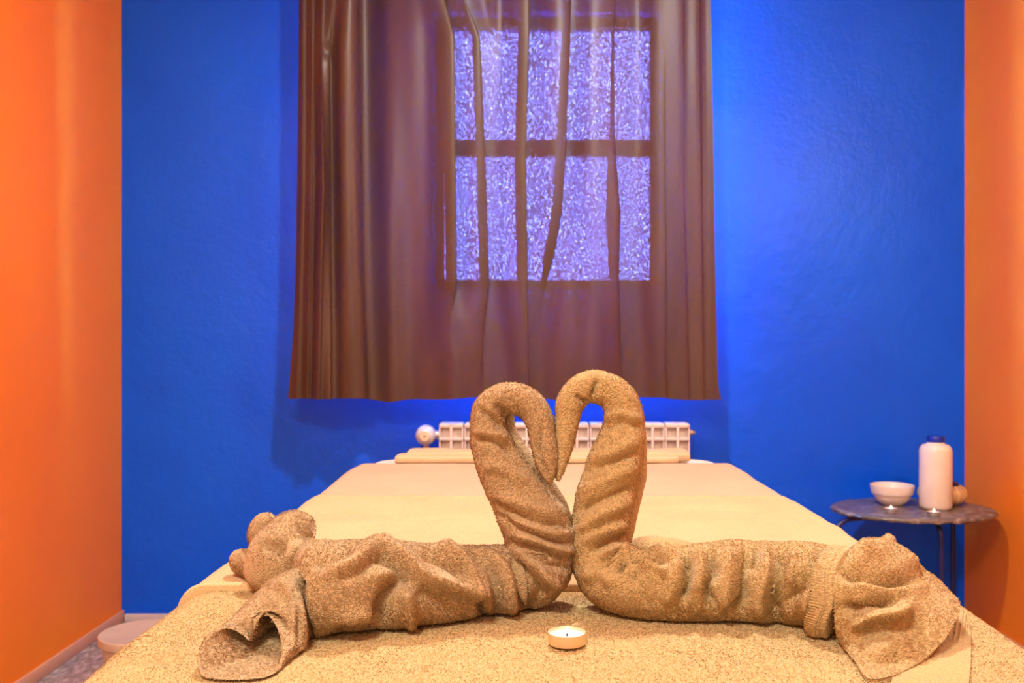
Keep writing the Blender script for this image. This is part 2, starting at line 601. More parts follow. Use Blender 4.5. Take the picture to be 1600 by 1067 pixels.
# the gathered left side stands out from the wall and is pinched by a short horizontal tuck
gath = np.exp(-((base - 525) / 40) ** 2)
oy -= 0.045 * gath
tuck = np.exp(-((base - 517 - (yrow[:, None] - 90) * 0.12) / 7) ** 2) * np.exp(-((yrow[:, None] - 88) / 12) ** 2)
oy += 0.012 * tuck
hem = (np.sin(base / 37.0) * 0.004 + np.sin(base / 15.0 + 2) * 0.0015 + 0.008 * np.exp(-((base - 605) / 18) ** 2) * -1)
pxg = base + ox
depth = CD + oy
Xc = (pxg - CX) / FPX * CD
Zc = zz_ + hem * np.clip((zbot + 0.25 - zz_) / 0.25, 0, 1)
G = np.stack([Xc, np.minimum(depth, DW - 0.02), Zc], -1)
cr = np.array([0.0, CD, zbot])
me = new_mesh('curtain', (G - cr).reshape(-1, 3), grid_faces(NR, NC, flip=True))
cu = link('curtain', me, M_curtain)
cu.location = cr
tag(cu, 'brown satin curtain hanging over the backlit window, bunched on its left', 'curtain')
rod = thing('curtain_rod', 'dark metal curtain rod above the brown curtain', 'curtain rod', (0, CD, ztop + 0.013))
ro = np.array(rod.location)
MB(ro).tube([(-0.92, CD, ztop + 0.013), (-0.3, CD, ztop + 0.013), (0.3, CD, ztop + 0.013), (0.80, CD, ztop + 0.013)], 0.011).build('pole', M_rod, rod)
for x in (-0.88, 0.76):
    MB(ro).box((x, (CD + DW) / 2 + 0.004, ztop + 0.013), (0.022, DW - CD + 0.006, 0.02), 0.003).build('bracket', M_rod, rod)

# ------------------------------------------------------------------ radiator
RF = 3.20
rx0, rx1 = (685 - CX) / FPX * RF, (1079 - CX) / FPX * RF
rtop = CAMH - (661.5 - CY) / FPX * RF
rad = thing('radiator', 'white sectional radiator on the blue wall below the curtain', 'radiator', ((rx0 + rx1) / 2, RF + 0.04, 0.14))
ra = np.array(rad.location)
sw = (rx1 - rx0) / 10
sec = MB((0, 0, 0))
H = rtop - 0.14
w = sw - 0.0035
sec.box((0, 0.035, H / 2), (w, 0.012, H - 0.02), 0.003)                      # recessed web
sec.box((0, 0.018, H / 2), (0.008, 0.036, H), 0.002)                         # central rib
for zz in (H - 0.054, 0.075):
    sec.box((0, 0.014, zz), (w, 0.03, 0.006), 0.002)                         # cross rib
sec.box((0, 0.045, H - 0.008), (w, 0.09, 0.016), 0.006)                      # top cap
sec.box((0, 0.045, 0.008), (w, 0.09, 0.016), 0.006)
sec.box((-w / 2 + 0.0022, 0.030, H / 2), (0.0044, 0.05, H - 0.02), 0.001)    # side fins
sec.box((w / 2 - 0.0022, 0.030, H / 2), (0.0044, 0.05, H - 0.02), 0.001)
sec.box((0, 0.075, H / 2), (0.05, 0.02, H - 0.03), 0.003)
s0 = sec.build('section', M_rad, rad)
for k in range(10):
    o = s0 if k == 0 else s0.copy()
    if k:
        COL.objects.link(o)
        o.parent = rad
    o.location = (rx0 + sw * (k + 0.5) - ra[0], RF - ra[1], 0.0)
hub_z = CAMH - (681 - CY) / FPX * RF
MB(ra).lathe([(0, rx0 - 0.030), (0.012, rx0 - 0.030), (0.012, rx0 - 0.012), (0.017, rx0 - 0.012), (0.017, rx0 + 0.004), (0, rx0 + 0.004)],
             (0, RF + 0.04, hub_z), 12, 'X').build('pipe_union', M_chrome, rad)
vx = (664 - CX) / FPX * RF
v = MB(ra).lathe([(0, 0.0), (0.016, 0.0), (0.024, 0.006), (0.0315, 0.018), (0.034, 0.034), (0.034, 0.060), (0.028, 0.072), (0, 0.074)],
                 (vx, RF - 0.012, hub_z), 32, 'Y').build('valve_head', M_valve, rad)
MB(ra).lathe([(0, -0.004), (0.0165, -0.004), (0.0185, -0.001), (0.0185, 0.006), (0, 0.006)], (vx, RF - 0.012, hub_z), 28, 'Y').build('valve_disc', M_cream, v)
MB(ra).lathe([(0, -0.0055), (0.0028, -0.0055), (0.0028, 0), (0, 0)], (vx, RF - 0.012, hub_z), 12, 'Y').build('valve_screw', M_wick, v)
MB(ra).tube([(vx, RF + 0.04, hub_z - 0.01), (vx, RF + 0.04, 0.45), (vx, RF + 0.04, 0.2), (vx, RF + 0.04, 0.1), (vx, RF + 0.04, 0.002)], 0.010).build('feed_pipe', M_chrome, rad)
pz = CAMH - (677 - CY) / FPX * RF
MB(ra).lathe([(0, rx1 - 0.002), (0.011, rx1 - 0.002), (0.011, rx1 + 0.010), (0.006, rx1 + 0.011), (0.006, rx1 + 0.018), (0.003, rx1 + 0.022), (0, rx1 + 0.022)],
             (0, RF + 0.03, pz), 8, 'X').build('end_plug', M_brass, rad)
for x in (-0.25, 0.25):
    MB(ra).box((ra[0] + x, (RF + 0.085 + DW - 0.016) / 2, 0.55), (0.03, DW - 0.016 - RF - 0.085, 0.03)).build('wall_bracket', M_chrome, rad)

# ------------------------------------------------------------------ bed
BX0, BX1, BY0, BY1 = -0.425, 0.530, 0.50, 2.62        # towel-covered outline
bed = thing('massage_bed', 'massage bed with white sheet at the far end, covered in beige towels', 'massage bed', ((BX0 + BX1) / 2, (BY0 + BY1) / 2, 0))
bo = np.array(bed.location)
mc = ((BX0 + BX1) / 2, (BY0 + BY1) / 2)


def rrect(x0, x1, y0, y1, r, n=10):
    pts = []
    for cx, cy, a0 in ((x1 - r, y1 - r, 0), (x0 + r, y1 - r, 90), (x0 + r, y0 + r, 180), (x1 - r, y0 + r, 270)):
        for k in range(n + 1):
            a = math.radians(a0 + 90 * k / n)
            pts.append((cx + r * math.cos(a), cy + r * math.sin(a)))
    return np.array(pts)


def slab(mb, x0, x1, y0, y1, z0, z1, rc, re, ne=6):
    """rounded-corner cushion: corner radius rc, edge radius re"""
    prof = [(0, z0)] + [(0, z1 - re)]
    rings = []
    for ins, z in [(re * 0.3, z0), (0, z0 + re * 0.3), (0, z1 - re)] + [(re * (1 - math.cos(a)), z1 - re + re * math.sin(a)) for a in np.linspace(0.15, math.pi / 2, ne)]:
        R = rrect(x0 + ins, x1 - ins, y0 + ins, y1 - ins, max(rc - ins, 0.004))
        rings.append(np.c_[R, np.full(len(R), z)])
    Gs = np.array(rings)
    n = Gs.shape[1]
    Fs = grid_faces(len(rings), n, True, flip=True).tolist()
    Fs.append([(len(rings) - 1) * n + k for k in range(n)])
    Fs.append(list(range(n))[::-1])
    mb.add(Gs, Fs)
    return mb


slab(MB(bo), BX0 + 0.016, BX1 - 0.016, BY0 + 0.02, BY1 - 0.004, 0.53, BED - 0.010, 0.09, 0.035).build('mattress', M_vinyl, bed)
slab(MB(bo), BX0 + 0.010, BX1 - 0.010, 2.05, BY1, 0.50, BED - 0.0055, 0.095, 0.038).build('sheet', M_sheet, bed)
MB(bo).box((mc[0], mc[1], 0.50), (BX1 - BX0 - 0.10, BY1 - BY0 - 0.12, 0.06), 0.006).build('frame', M_wood, bed)
for x in (BX0 + 0.10, BX1 - 0.10):
    for y in (BY0 + 0.12, BY1 - 0.14):
        MB(bo).box((x, y, 0.235), (0.06, 0.06, 0.47), 0.006).build('leg', M_wood, bed)
MB(bo).box((mc[0], BY1 - 0.14, 0.2), (BX1 - BX0 - 0.24, 0.03, 0.05), 0.004).build('stretcher', M_wood, bed)


o_G = {}
Y_OV, Y_SEAM, Y_END = 1.205, 1.885, 2.40


def drape(name, y0, y1, lift, res, mat, seed, wrinkle, terry_amp, drop, label, hems=(), extra=None):
    """towel laid over the bed, hanging over both long sides"""
    r = 0.035
    bx0, bx1 = BX0 - lift, BX1 + lift
    W = bx1 - bx0
    flat = W - 2 * r
    total = 2 * drop + 2 * (r * math.pi / 2) + flat
    nu = int(total / res)
    nv = int((y1 - y0) / res)
    u = np.linspace(0, total, nu)
    X, Z = np.zeros(nu), np.zeros(nu)
    ztop_ = BED + lift
    q = r * math.pi / 2
    for i, s in enumerate(u):
        if s < drop:
            X[i], Z[i] = bx0, ztop_ - r - (drop - s)
        elif s < drop + q:
            a = (s - drop) / r
            X[i], Z[i] = bx0 + r - r * math.cos(a), ztop_ - r + r * math.sin(a)
        elif s < drop + q + flat:
            X[i], Z[i] = bx0 + r + (s - drop - q), ztop_
        elif s < drop + 2 * q + flat:
            a = (s - drop - q - flat) / r
            X[i], Z[i] = bx1 - r + r * math.sin(a), ztop_ - r + r * math.cos(a)
        else:
            X[i], Z[i] = bx1, ztop_ - r - (s - drop - 2 * q - flat)
    nx = np.gradient(X)
    nz = np.gradient(Z)
    ln = np.hypot(nx, nz)
    NX, NZ = -nz / ln, nx / ln
    v = np.linspace(y0, y1, nv)
    G = np.stack(np.broadcast_arrays(X[:, None], v[None, :], Z[:, None]), -1).copy()
    Nn = np.stack(np.broadcast_arrays(NX[:, None], np.zeros((1, nv)), NZ[:, None]), -1)
    h = np.abs(noise3(G * np.array([1.0, 2.0, 1]), 5, seed)) * wrinkle + (noise3(G * np.array([0.6, 3.0, 1]), 9, seed + 1) * .5 + .5) * wrinkle * 0.6
    side = np.abs(NX[:, None])
    h = h + side * (np.abs(noise3(G * np.array([1, 1, 0.25]), 7, seed + 2)) * 0.008 + 0.001)
    if terry_amp:
        h = h + (noise3(G * np.array([1.4, .75, 1]), 330, seed + 3) * .5 + .5) * terry_amp
    h = h * (1 - 0.75 * np.clip((G[..., 1] - Y_OV + 0.02) / 0.02, 0, 1)) if seed == 11 else h
    for yh, wd, amp in hems:
        h = h + amp * np.exp(-((G[..., 1] - yh) / wd) ** 2)
    if extra is not None:
        h = h + extra(G)
    G = G + Nn * h[..., None]
    edge_y = 0.002 * noise3(G, 25, seed + 5)
    G[..., 1] += edge_y
    org = np.array([mc[0], (y0 + y1) / 2, BED])
    # thickness: turn the two cross edges down
    e0 = G[:, :1].copy()
    e0 -= Nn[:, :1] * (0.0055 if lift < 0.005 else 0.011)
    e1 = G[:, -1:].copy()
    e1 -= Nn[:, -1:] * 0.0055
    G = np.concatenate([e0, G, e1], 1)
    me = new_mesh(name, (G - org).reshape(-1, 3), grid_faces(G.shape[0], G.shape[1]))
    o = link(name, me, mat)
    o.location = org
    o_G[name + str(seed)] = (G, grid_normals(G), o, org)
    return tag(o, label, 'towel', 'towels covering the massage bed')




def mid_extra(G):
    y, x = G[..., 1], G[..., 0]
    st = np.exp(-((y - Y_SEAM) / 0.006) ** 2) * (noise3(G * np.array([1, 0.2, 0]), 95, 31) > 0.0) * -0.0045
    band = np.exp(-((y - (1.735 + 0.02 * np.sin(x * 5))) / 0.018) ** 2) * -0.005 * (0.5 + 0.5 * noise3(G * np.array([1, .1, 0]), 4, 12))
    ridge = np.exp(-((y - (1.60 + 0.03 * np.sin(x * 4 + 1))) / 0.03) ** 2) * 0.0025
    return st + band + ridge


drape('bed_towel', BY0 + 0.005, Y_OV + 0.03, 0.0, 0.0027, M_near, 11, 0.0022, 0.0020, 0.17, 'honey terry towel nearest the viewer, under the tealight')
drape('bed_towel', Y_OV, Y_SEAM + 0.02, 0.0055, 0.0034, M_mid, 23, 0.0030, 0.0008, 0.18, 'cream towel across the middle of the bed, just behind the swans',
      hems=((Y_OV + 0.008, 0.007, 0.0035), (Y_OV + 0.03, 0.006, -0.001)), extra=mid_extra)
drape('bed_towel', Y_SEAM + 0.021, Y_END, 0.0045, 0.005, M_back, 37, 0.0022, 0.0004, 0.17, 'smooth beige towel at the far half of the bed, in front of the folded towel')

# folded towel at the far end
ft = thing('folded_towel', 'flat folded cream towel at the far end of the bed by the radiator', 'towel', (0.04, 2.44, BED + 0.002))
fo = np.array(ft.location)


def fold_layer(x0, x1, y0, y1, z0, z1, seed):
    L, nL, nS = x1 - x0, 130, 56
    a = np.arange(nS) / nS * 2 * np.pi
    xs_ = np.linspace(0, 1, nL)
    ee = np.minimum(1, np.minimum(xs_, 1 - xs_) * L / 0.02)
    prof = np.sqrt(1 - (1 - ee) ** 2)
    prof = 0.55 + 0.45 * prof
    cy, cz = (y0 + y1) / 2, (z0 + z1) / 2
    sgn = lambda t, p: np.sign(t) * np.abs(t) ** p
    G = np.zeros((nL, nS, 3))
    G[..., 0] = x0 + xs_[:, None] * L
    G[..., 1] = cy + sgn(np.cos(a), 0.4)[None] * (y1 - y0) / 2 * (0.9 + 0.1 * prof[:, None])
    G[..., 2] = cz + sgn(np.sin(a), 0.55)[None] * (z1 - z0) / 2 * (0.6 + 0.4 * prof[:, None])
    n_ = noise3(G, 18, seed) * 0.0022
    G[..., 2] += np.where(G[..., 2] > cz, n_, 0)
    mb = MB(fo)
    F = grid_faces(nL, nS, True).tolist() + [list(range(nS)), [(nL - 1) * nS + k for k in range(nS)][::-1]]
    return mb.add(G, F)


zb = BED + 0.003
fold_layer(-0.325, 0.385, 2.40, 2.50, zb, zb + 0.021, 3).build('fold', M_far, ft)
fold_layer(-0.300, 0.418, 2.425, 2.53, zb + 0.001, zb + 0.029, 5).build('fold', M_far, ft)

# ------------------------------------------------------------------ towel swans
Z1 = lambda a: [(280 + x / 2.5, 760 + y / 2.5) for x, y in a]
Z2 = lambda a: [(860 + x / 2.162, 760 + y / 2.162) for x, y in a]
Z3 = lambda a: [(700 + x / 2.668, 560 + y / 2.668) for x, y in a]
Z7 = lambda a: [(300 + x / 3.854, 790 + y / 3.854) for x, y in a]
Z8 = lambda a: [(1290 + x / 4.319, 820 + y / 4.319) for x, y in a]


def creases(G, N, lines):
    """folds of the cloth: ridges (+) and valleys (-) along lines on the side that faces the viewer"""
    V = G.reshape(-1, 3)
    NN = N.reshape(-1, 3)
    q = proj(V)
    view = np.array([0, 0, CAMH]) - V
    view /= np.linalg.norm(view, axis=1, keepdims=True)
    face = np.clip((view * NN).sum(1) * 2.2 + 0.25, 0, 1)
    h = np.zeros(len(V))
    for pts, wd, amp in lines:
        pts = crom(np.array(pts, float), max(8, len(pts) * 5)) if len(pts) > 2 else np.array(pts, float)
        L = np.r_[0, np.cumsum(np.linalg.norm(np.diff(pts, axis=0), axis=1))]
        best = np.full(len(V), 1e9)
        tb = np.zeros(len(V))
        lo, hi = pts.min(0) - 3 * wd, pts.max(0) + 3 * wd
        idx = np.where((q[:, 0] > lo[0]) & (q[:, 0] < hi[0]) & (q[:, 1] > lo[1]) & (q[:, 1] < hi[1]) & (face > 0))[0]
        if not len(idx):
            continue
        qq = q[idx]
        b_, t_ = np.full(len(idx), 1e9), np.zeros(len(idx))
        for k in range(len(pts) - 1):
            a, b = pts[k], pts[k + 1]
            ab = b - a
            t = np.clip(((qq - a) @ ab) / (ab @ ab + 1e-9), 0, 1)
            d = np.linalg.norm(qq - a - t[:, None] * ab, axis=1)
            s = d < b_
            b_[s] = d[s]
            t_[s] = (L[k] + t[s] * (L[k + 1] - L[k])) / L[-1]
        fade = np.clip(np.minimum(t_, 1 - t_) * 5 + 0.25, 0, 1)
        h[idx] += 1.5 * amp * np.exp(-(b_ / (wd * 1.12)) ** 2) * fade * face[idx]
    return h.reshape(G.shape[:2])


TERRY = 0.0008


def cloth(G, N, lines, seed, amp=0.0022, loop=TERRY, floor_z=BED + 0.0062):
    h = creases(G, N, lines)
    h = h + noise3(G, 26, seed) * amp + noise3(G, 60, seed + 1) * amp * 0.2
    G = G + N * h[..., None]
    if floor_z is not None:
        lo = G[..., 2] < floor_z
        G[..., 2] = np.where(lo, floor_z + (G[..., 2] - floor_z) * 0.04, G[..., 2])
    G = G + N * (loop * (noise3(G * np.array([1, 1, 1.35]), 500, seed + 2) * 0.7 + noise3(G, 800, seed + 4) * 0.3))[..., None]
    return G


def sweep(pts, res=0.0015, depth_ratio=1.0):
    """pts: (px, py, distance, width px[, depth ratio])"""
    A = np.array([p if len(p) == 5 else (*p, depth_ratio) for p in pts], float)
    C = np.c_[Pn(A[:, :3]), A[:, 3] * A[:, 2] / FPX / 2, A[:, 4]]
    C = crom(C, 400)
    C, L = arclen_resample(C, 500)
    n = int(L / res)
    C, L = arclen_resample(C, n)
    c, r, k = C[:, :3], np.maximum(C[:, 3], 0.0005), C[:, 4]
    T = np.gradient(c, axis=0)
    for _ in range(6):
        T[1:-1] = (T[:-2] + T[1:-1] * 2 + T[2:]) / 4
    T /= np.linalg.norm(T, axis=1, keepdims=True)
    B = np.array([0, 1.0, 0]) - T * T[:, 1:2]
    B /= np.linalg.norm(B, axis=1, keepdims=True)
    Nn = np.cross(T, B)
    ns = int(2 * np.pi * r.max() / res)
    a = np.arange(ns) / ns * 2 * np.pi
    G = c[:, None] + r[:, None, None] * (np.cos(a)[None, :, None] * Nn[:, None] + (k[:, None] * np.sin(a)[None, :])[..., None] * B[:, None])
    nrm = grid_normals(G, True)
    out = ((G - c[:, None]) * nrm).sum(-1).mean()
    return G, nrm if out > 0 else -nrm, c, T, a, L


def tube_part(name, G, mat, parent, org, cap=(True, True)):
    m, n = G.shape[:2]
    V = G.reshape(-1, 3)
    Q = grid_faces(m, n, True)
    extra = []
    Vx = [V]
    k = len(V)
    for e, on in ((0, cap[0]), (m - 1, cap[1])):
        if not on:
            continue
        cpt = G[e].mean(0)
        ring = [G[e] * (1 - f) + cpt * f for f in (0.35, 0.7, 0.97)]
        prev = np.arange(n) + e * n
        for rg in ring:
            Vx.append(rg)
            cur = np.arange(n) + k
            k += n
            extra.append(np.stack([prev, cur, np.roll(cur, -1), np.roll(prev, -1)], 1))
            prev = cur
    V = np.concatenate(Vx)
    if extra:
        Q = np.concatenate([Q] + extra)
    return link(name, new_mesh(name, V - org, Q), mat, parent)


def dbody(px, py, w, kz=0.86):
    return (CAMH - BED - 0.004) * FPX / ((py - CY) + kz * w / 2)


PM = {}


def pile_mat(mat):
    """single terry loops: thin yarn that lets some light through"""
    if mat.name in PM:
        return PM[mat.name]
    col = TCOL[mat.name]
    m, nt, b, o = mat_base(mat.name + '_yarn')
    nt.nodes.remove(b)
    d, t, mx = nd(nt, 'ShaderNodeBsdfDiffuse'), nd(nt, 'ShaderNodeBsdfTranslucent'), nd(nt, 'ShaderNodeMixShader')
    n = noise_node(nt, 300, 2, 0.6)
    c = np.array(col)
    r = ramp(nt, n.outputs[0], [(0.3, tuple(c * 0.85)), (0.7, tuple(np.minimum(c * 1.18, 1)))])
    for k in (d, t):
        nt.links.new(r.outputs[0], k.inputs[0])
    mx.inputs[0].default_value = 0.48
    nt.links.new(d.outputs[0], mx.inputs[1])
    nt.links.new(t.outputs[0], mx.inputs[2])
    nt.links.new(mx.outputs[0], o.inputs[0])
    PM[mat.name] = m
    return m


def pile(G, N, mat, parent, org, closed=True, spacing=0.0019, length=0.0022, width=0.0008, seed=1, mask=None, stand=0.42):
    """standing loops of the terry pile, one small bent blade each"""
    rng = np.random.default_rng(seed)
    m, n = G.shape[:2]
    A = G[:-1]
    Bq = np.roll(G, -1, 1)[:-1] if closed else G[:-1]
    if closed:
        P00, P01, P10, P11, NN = G[:-1], np.roll(G, -1, 1)[:-1], G[1:], np.roll(G, -1, 1)[1:], N[:-1]
    else:
        P00, P01, P10, P11, NN = G[:-1, :-1], G[:-1, 1:], G[1:, :-1], G[1:, 1:], N[:-1, :-1]
    area = np.linalg.norm(np.cross(P10 - P00, P01 - P00), axis=-1).ravel()
    if mask is not None:
        area = area * mask(P00).ravel()
    cnt = int(area.sum() / spacing ** 2)
    pick = rng.choice(len(area), cnt, p=area / area.sum())
    u, v = rng.random((2, cnt, 1))
    f = lambda a: a.reshape(-1, 3)[pick]
    p = f(P00) * (1 - u) * (1 - v) + f(P10) * u * (1 - v) + f(P01) * (1 - u) * v + f(P11) * u * v
    nn = f(NN)
    flow = np.stack([noise3(p, 22, seed + k) for k in (1, 2, 3)], -1) * 0.9 + np.stack([noise3(p, 160, seed + k) for k in (4, 5, 6)], -1) * 0.6
    flow = flow + rng.normal(0, 0.3, (cnt, 3)) + np.array([0, -0.1, -0.25])
    flow -= nn * (flow * nn).sum(1, keepdims=True)
    side = np.cross(nn, flow)
    side /= np.linalg.norm(side, axis=1, keepdims=True) + 1e-9
    ln = length * (0.7 + 0.6 * rng.random((cnt, 1)))
    w = width * (0.7 + 0.6 * rng.random((cnt, 1))) / 2
    root = p - nn * 0.0004
    mid = p + nn * ln * stand + flow * ln * 0.40
    tip = p + nn * ln * (stand + .08) + flow * ln * 1.0
    V = np.stack([root - side * w, root + side * w, mid - side * w, mid + side * w, tip - side * w * .6, tip + side * w * .6], 1).reshape(-1, 3)
    b0 = np.arange(cnt)[:, None] * 6
    Q = np.concatenate([b0 + np.array([[2, 3, 1, 0]]), b0 + np.array([[4, 5, 3, 2]])])
    me = new_mesh('pile', V - org, Q)
    up_ = nn + flow * 0.25
    up_ /= np.linalg.norm(up_, axis=1, keepdims=True)
    me.normals_split_custom_set_from_vertices(np.repeat(up_, 6, 0).tolist())
    o = link('pile', me, pile_mat(mat), parent)
    o['kind'] = 'stuff'
    return o


# ---- left swan
swl = thing('towel_swan', 'brown terry towel twisted into a swan, the shorter one with its tail on the left', 'towel swan',
            (P(700, 975, 1.08)[0], 1.09, BED + 0.005), 'pair of kissing towel swans')
lo_ = np.array(swl.location)
bl = [(503, 922, 0, 138, 1.0), (530, 920, 0, 146, 1.05), (590, 916, 0, 138, 1.05), (650, 914, 0, 130, 1.05), (710, 911, 0, 118, 1.0), (765, 909, 0, 108, 1.0), (805, 903, 0, 106, 1.0)]
bl = [(x, y, dbody(x, y, w), w, k) for x, y, _, w, k in bl]
dn = 1.125
nl = [(832, 890, 1.118, 112, .95), (845, 862, 1.125, 110, .92), (840, 826, dn, 108, .9), (822, 790, dn, 96, .9), (798, 750, dn, 82, .9), (774, 708, dn, 69, .95), (762, 672, dn, 58, 1), (765, 640, dn, 53, 1),
      (783, 624, dn, 51, 1), (806, 621, dn, 50, 1), (830, 633, dn, 46, 1), (845, 657, dn - .004, 42, 1), (849, 690, dn - .008, 41, 1), (853, 720, dn - .012, 34, 1), (858, 744, dn - .014, 22, 1), (861, 760, dn - .014, 5, 1)]
L_lines = [
    (Z1([(555, 335), (640, 325), (700, 290), (760, 240), (840, 232)]), 13, 0.010),
    (Z1([(530, 320), (600, 290), (690, 240)]), 14, -0.007),
    (Z1([(600, 365), (690, 335), (760, 285), (800, 270)]), 8, -0.006),
    (Z1([(820, 240), (900, 300), (960, 350), (1090, 395), (1190, 415)]), 9, 0.009),
    (Z1([(770, 255), (850, 320), (905, 390)]), 8, -0.009),
    (Z1([(860, 350), (800, 440), (775, 560)]), 11, -0.013),
    (Z1([(740, 360), (820, 345), (860, 330)]), 8, 0.005),
    (Z1([(880, 400), (895, 470), (905, 550)]), 9, 0.008),
    (Z1([(930, 390), (1000, 440), (1090, 470)]), 14, -0.006),
    (Z1([(1000, 215), (1100, 290), (1160, 390), (1205, 470)]), 9, 0.008),
    (Z1([(940, 250), (1040, 300), (1120, 360)]), 8, -0.007),
    (Z1([(1185, 420), (1180, 470), (1195, 530)]), 6, -0.009),
    (Z1([(1180, 255), (1260, 320), (1290, 410), (1300, 500)]), 8, 0.008),
    (Z1([(1150, 260), (1220, 320), (1240, 420), (1240, 520)]), 7, -0.007),
    (Z1([(1320, 290), (1380, 345), (1415, 410)]), 6, -0.006),
    (Z1([(1300, 240), (1390, 310), (1450, 370), (1500, 380)]), 8, 0.008),
    (Z1([(1310, 270), (1340, 380), (1340, 480)]), 7, -0.007),
    (Z1([(1330, 255), (1440, 300), (1540, 320)]), 6, -0.006),
    (Z1([(1430, 400), (1400, 440), (1350, 500)]), 8, -0.005),
    (Z1([(640, 520), (720, 500), (760, 520)]), 12, 0.006),
    (Z1([(600, 580), (700, 560), (760, 570)]), 9, -0.006),
    # twists up the neck
    (Z3([(190, 590), (270, 640), (380, 690), (500, 700)]), 6, -0.005),
    (Z3([(200, 570), (290, 600), (420, 640), (490, 640)]), 8, 0.004),
    (Z3([(215, 650), (300, 700), (420, 760), (510, 770)]), 5, -0.006),
    (Z3([(240, 660), (330, 690), (430, 720), (510, 730)]), 7, 0.005),
    (Z3([(280, 760), (380, 790), (470, 830), (530, 830)]), 6, -0.006),
    (Z3([(270, 735), (370, 760), (480, 800), (530, 800)]), 6, 0.005),
    (Z3([(110, 330), (200, 345), (280, 400)]), 6, -0.005),
    (Z3([(105, 300), (180, 320), (250, 340)]), 7, 0.004),
    (Z3([(130, 215), (180, 245), (230, 290)]), 5, -0.005),
    (Z3([(140, 440), (230, 460), (340, 520)]), 8, 0.004),
    (Z3([(200, 190), (235, 225), (250, 250)]), 5, -0.005),
    (Z3([(390, 280), (380, 400), (420, 500)]), 5, -0.004),
]
G, N, c, T, a, L = sweep(bl + nl)
# frayed open edge of the outer layer where the tail comes out
q = proj(G)
fall = np.exp(-np.linspace(0, L, len(G)) / 0.03)[:, None]
upper = np.clip((905 - q[..., 1]) / 14 + 0.5, 0, 1)
low = np.clip((q[..., 1] - 975) / 45, 0, 1)
shift = (-0.012 * (1 - upper) + 0.022 * low) * fall
G = G - T[:, None] * shift[..., None]
s_ = np.linspace(0, L, len(G))[:, None]
lip = 0.005 * np.exp(-((s_ - 0.004) / 0.006) ** 2)
G = G + N * lip[..., None]
N = grid_normals(G, True) * np.sign((grid_normals(G, True) * N).sum())
G = cloth(G, N, L_lines, 41, 0.0030)
bn_l = tube_part('body_and_neck', G, M_swan_l, swl, lo_, (True, True))
GRAB = [(G, N, True)]

# dark second roll of the towel seen behind the neck
G, N, *_ = sweep([(790, 640, 1.150, 26), (793, 672, 1.150, 30), (812, 712, 1.150, 40), (838, 752, 1.152, 46), (868, 800, 1.152, 44), (878, 850, 1.150, 40), (872, 895, 1.148, 40)], 0.002)
tube_part('inner_roll', cloth(G, N, [], 47), M_swan_l, swl, lo_)

# loose folds of the tail
for pts, sd in (([(490, 822, 1.235, 24), (482, 824, 1.235, 46), (462, 832, 1.232, 76), (447, 856, 1.22, 98), (432, 884, 1.205, 100), (416, 908, 1.195, 74), (408, 926, 1.19, 24)], 51),
                ([(425, 806, 1.262, 14), (414, 818, 1.262, 36), (408, 836, 1.26, 42), (412, 856, 1.25, 30), (418, 868, 1.245, 10)], 53),
                ([(362, 880, 1.26, 8), (370, 878, 1.258, 34), (388, 880, 1.25, 42), (408, 890, 1.235, 48), (424, 902, 1.22, 40)], 57),
                ([(530, 896, 1.12, 50), (516, 890, 1.14, 68), (494, 882, 1.18, 70), (470, 872, 1.215, 64), (455, 866, 1.225, 40)], 59)):
    G, N, *_ = sweep(pts, 0.0018)
    GRAB.append((G, N, True))
    tube_part('tail_fold', cloth(G, N, [(Z7([(420, 240), (500, 250), (560, 300)]), 8, -0.006), (Z7([(560, 330), (620, 260), (700, 250)]), 9, 0.004)] if sd == 51 else [], sd), M_swan_l, swl, lo_)


def loft(rings, nr, nt):
    R = np.array([crom(r, nt, True) for r in rings])
    return crom(R, nr)


def ell(c, a, b, ang, n=12):
    """ring: top -> viewer side -> bottom -> far side; ang turns the flat axis from -Y towards +X"""
    t = np.arange(n) / n * 2 * np.pi
    ax = np.array([math.sin(ang), -math.cos(ang), 0])
    return np.array(c) + np.cos(t)[:, None] * a * np.array([0, 0, 1.0]) + np.sin(t)[:, None] * b * ax


heart_px = [(391, 998), (394, 970), (404, 957), (422, 960), (438, 986), (442, 1018), (434, 1048), (412, 1076), (372, 1084), (336, 1076), (316, 1050), (312, 1022), (326, 996), (348, 981), (368, 983), (384, 993)]
hd = np.array([.945, .955, .962, .962, .945, .925, .905, .885, .880, .882, .89, .905, .925, .94, .945, .944])
heart = Pn(np.c_[np.array(heart_px, float), hd])
hc = heart.mean(0)
heart = crom(heart, 48, True)


def shrunk(f, back, up=0.0):
    return hc + (heart - hc) * f + np.array([back * 0.22, back, up])


def ring48(r):
    return crom(r, 48, True)


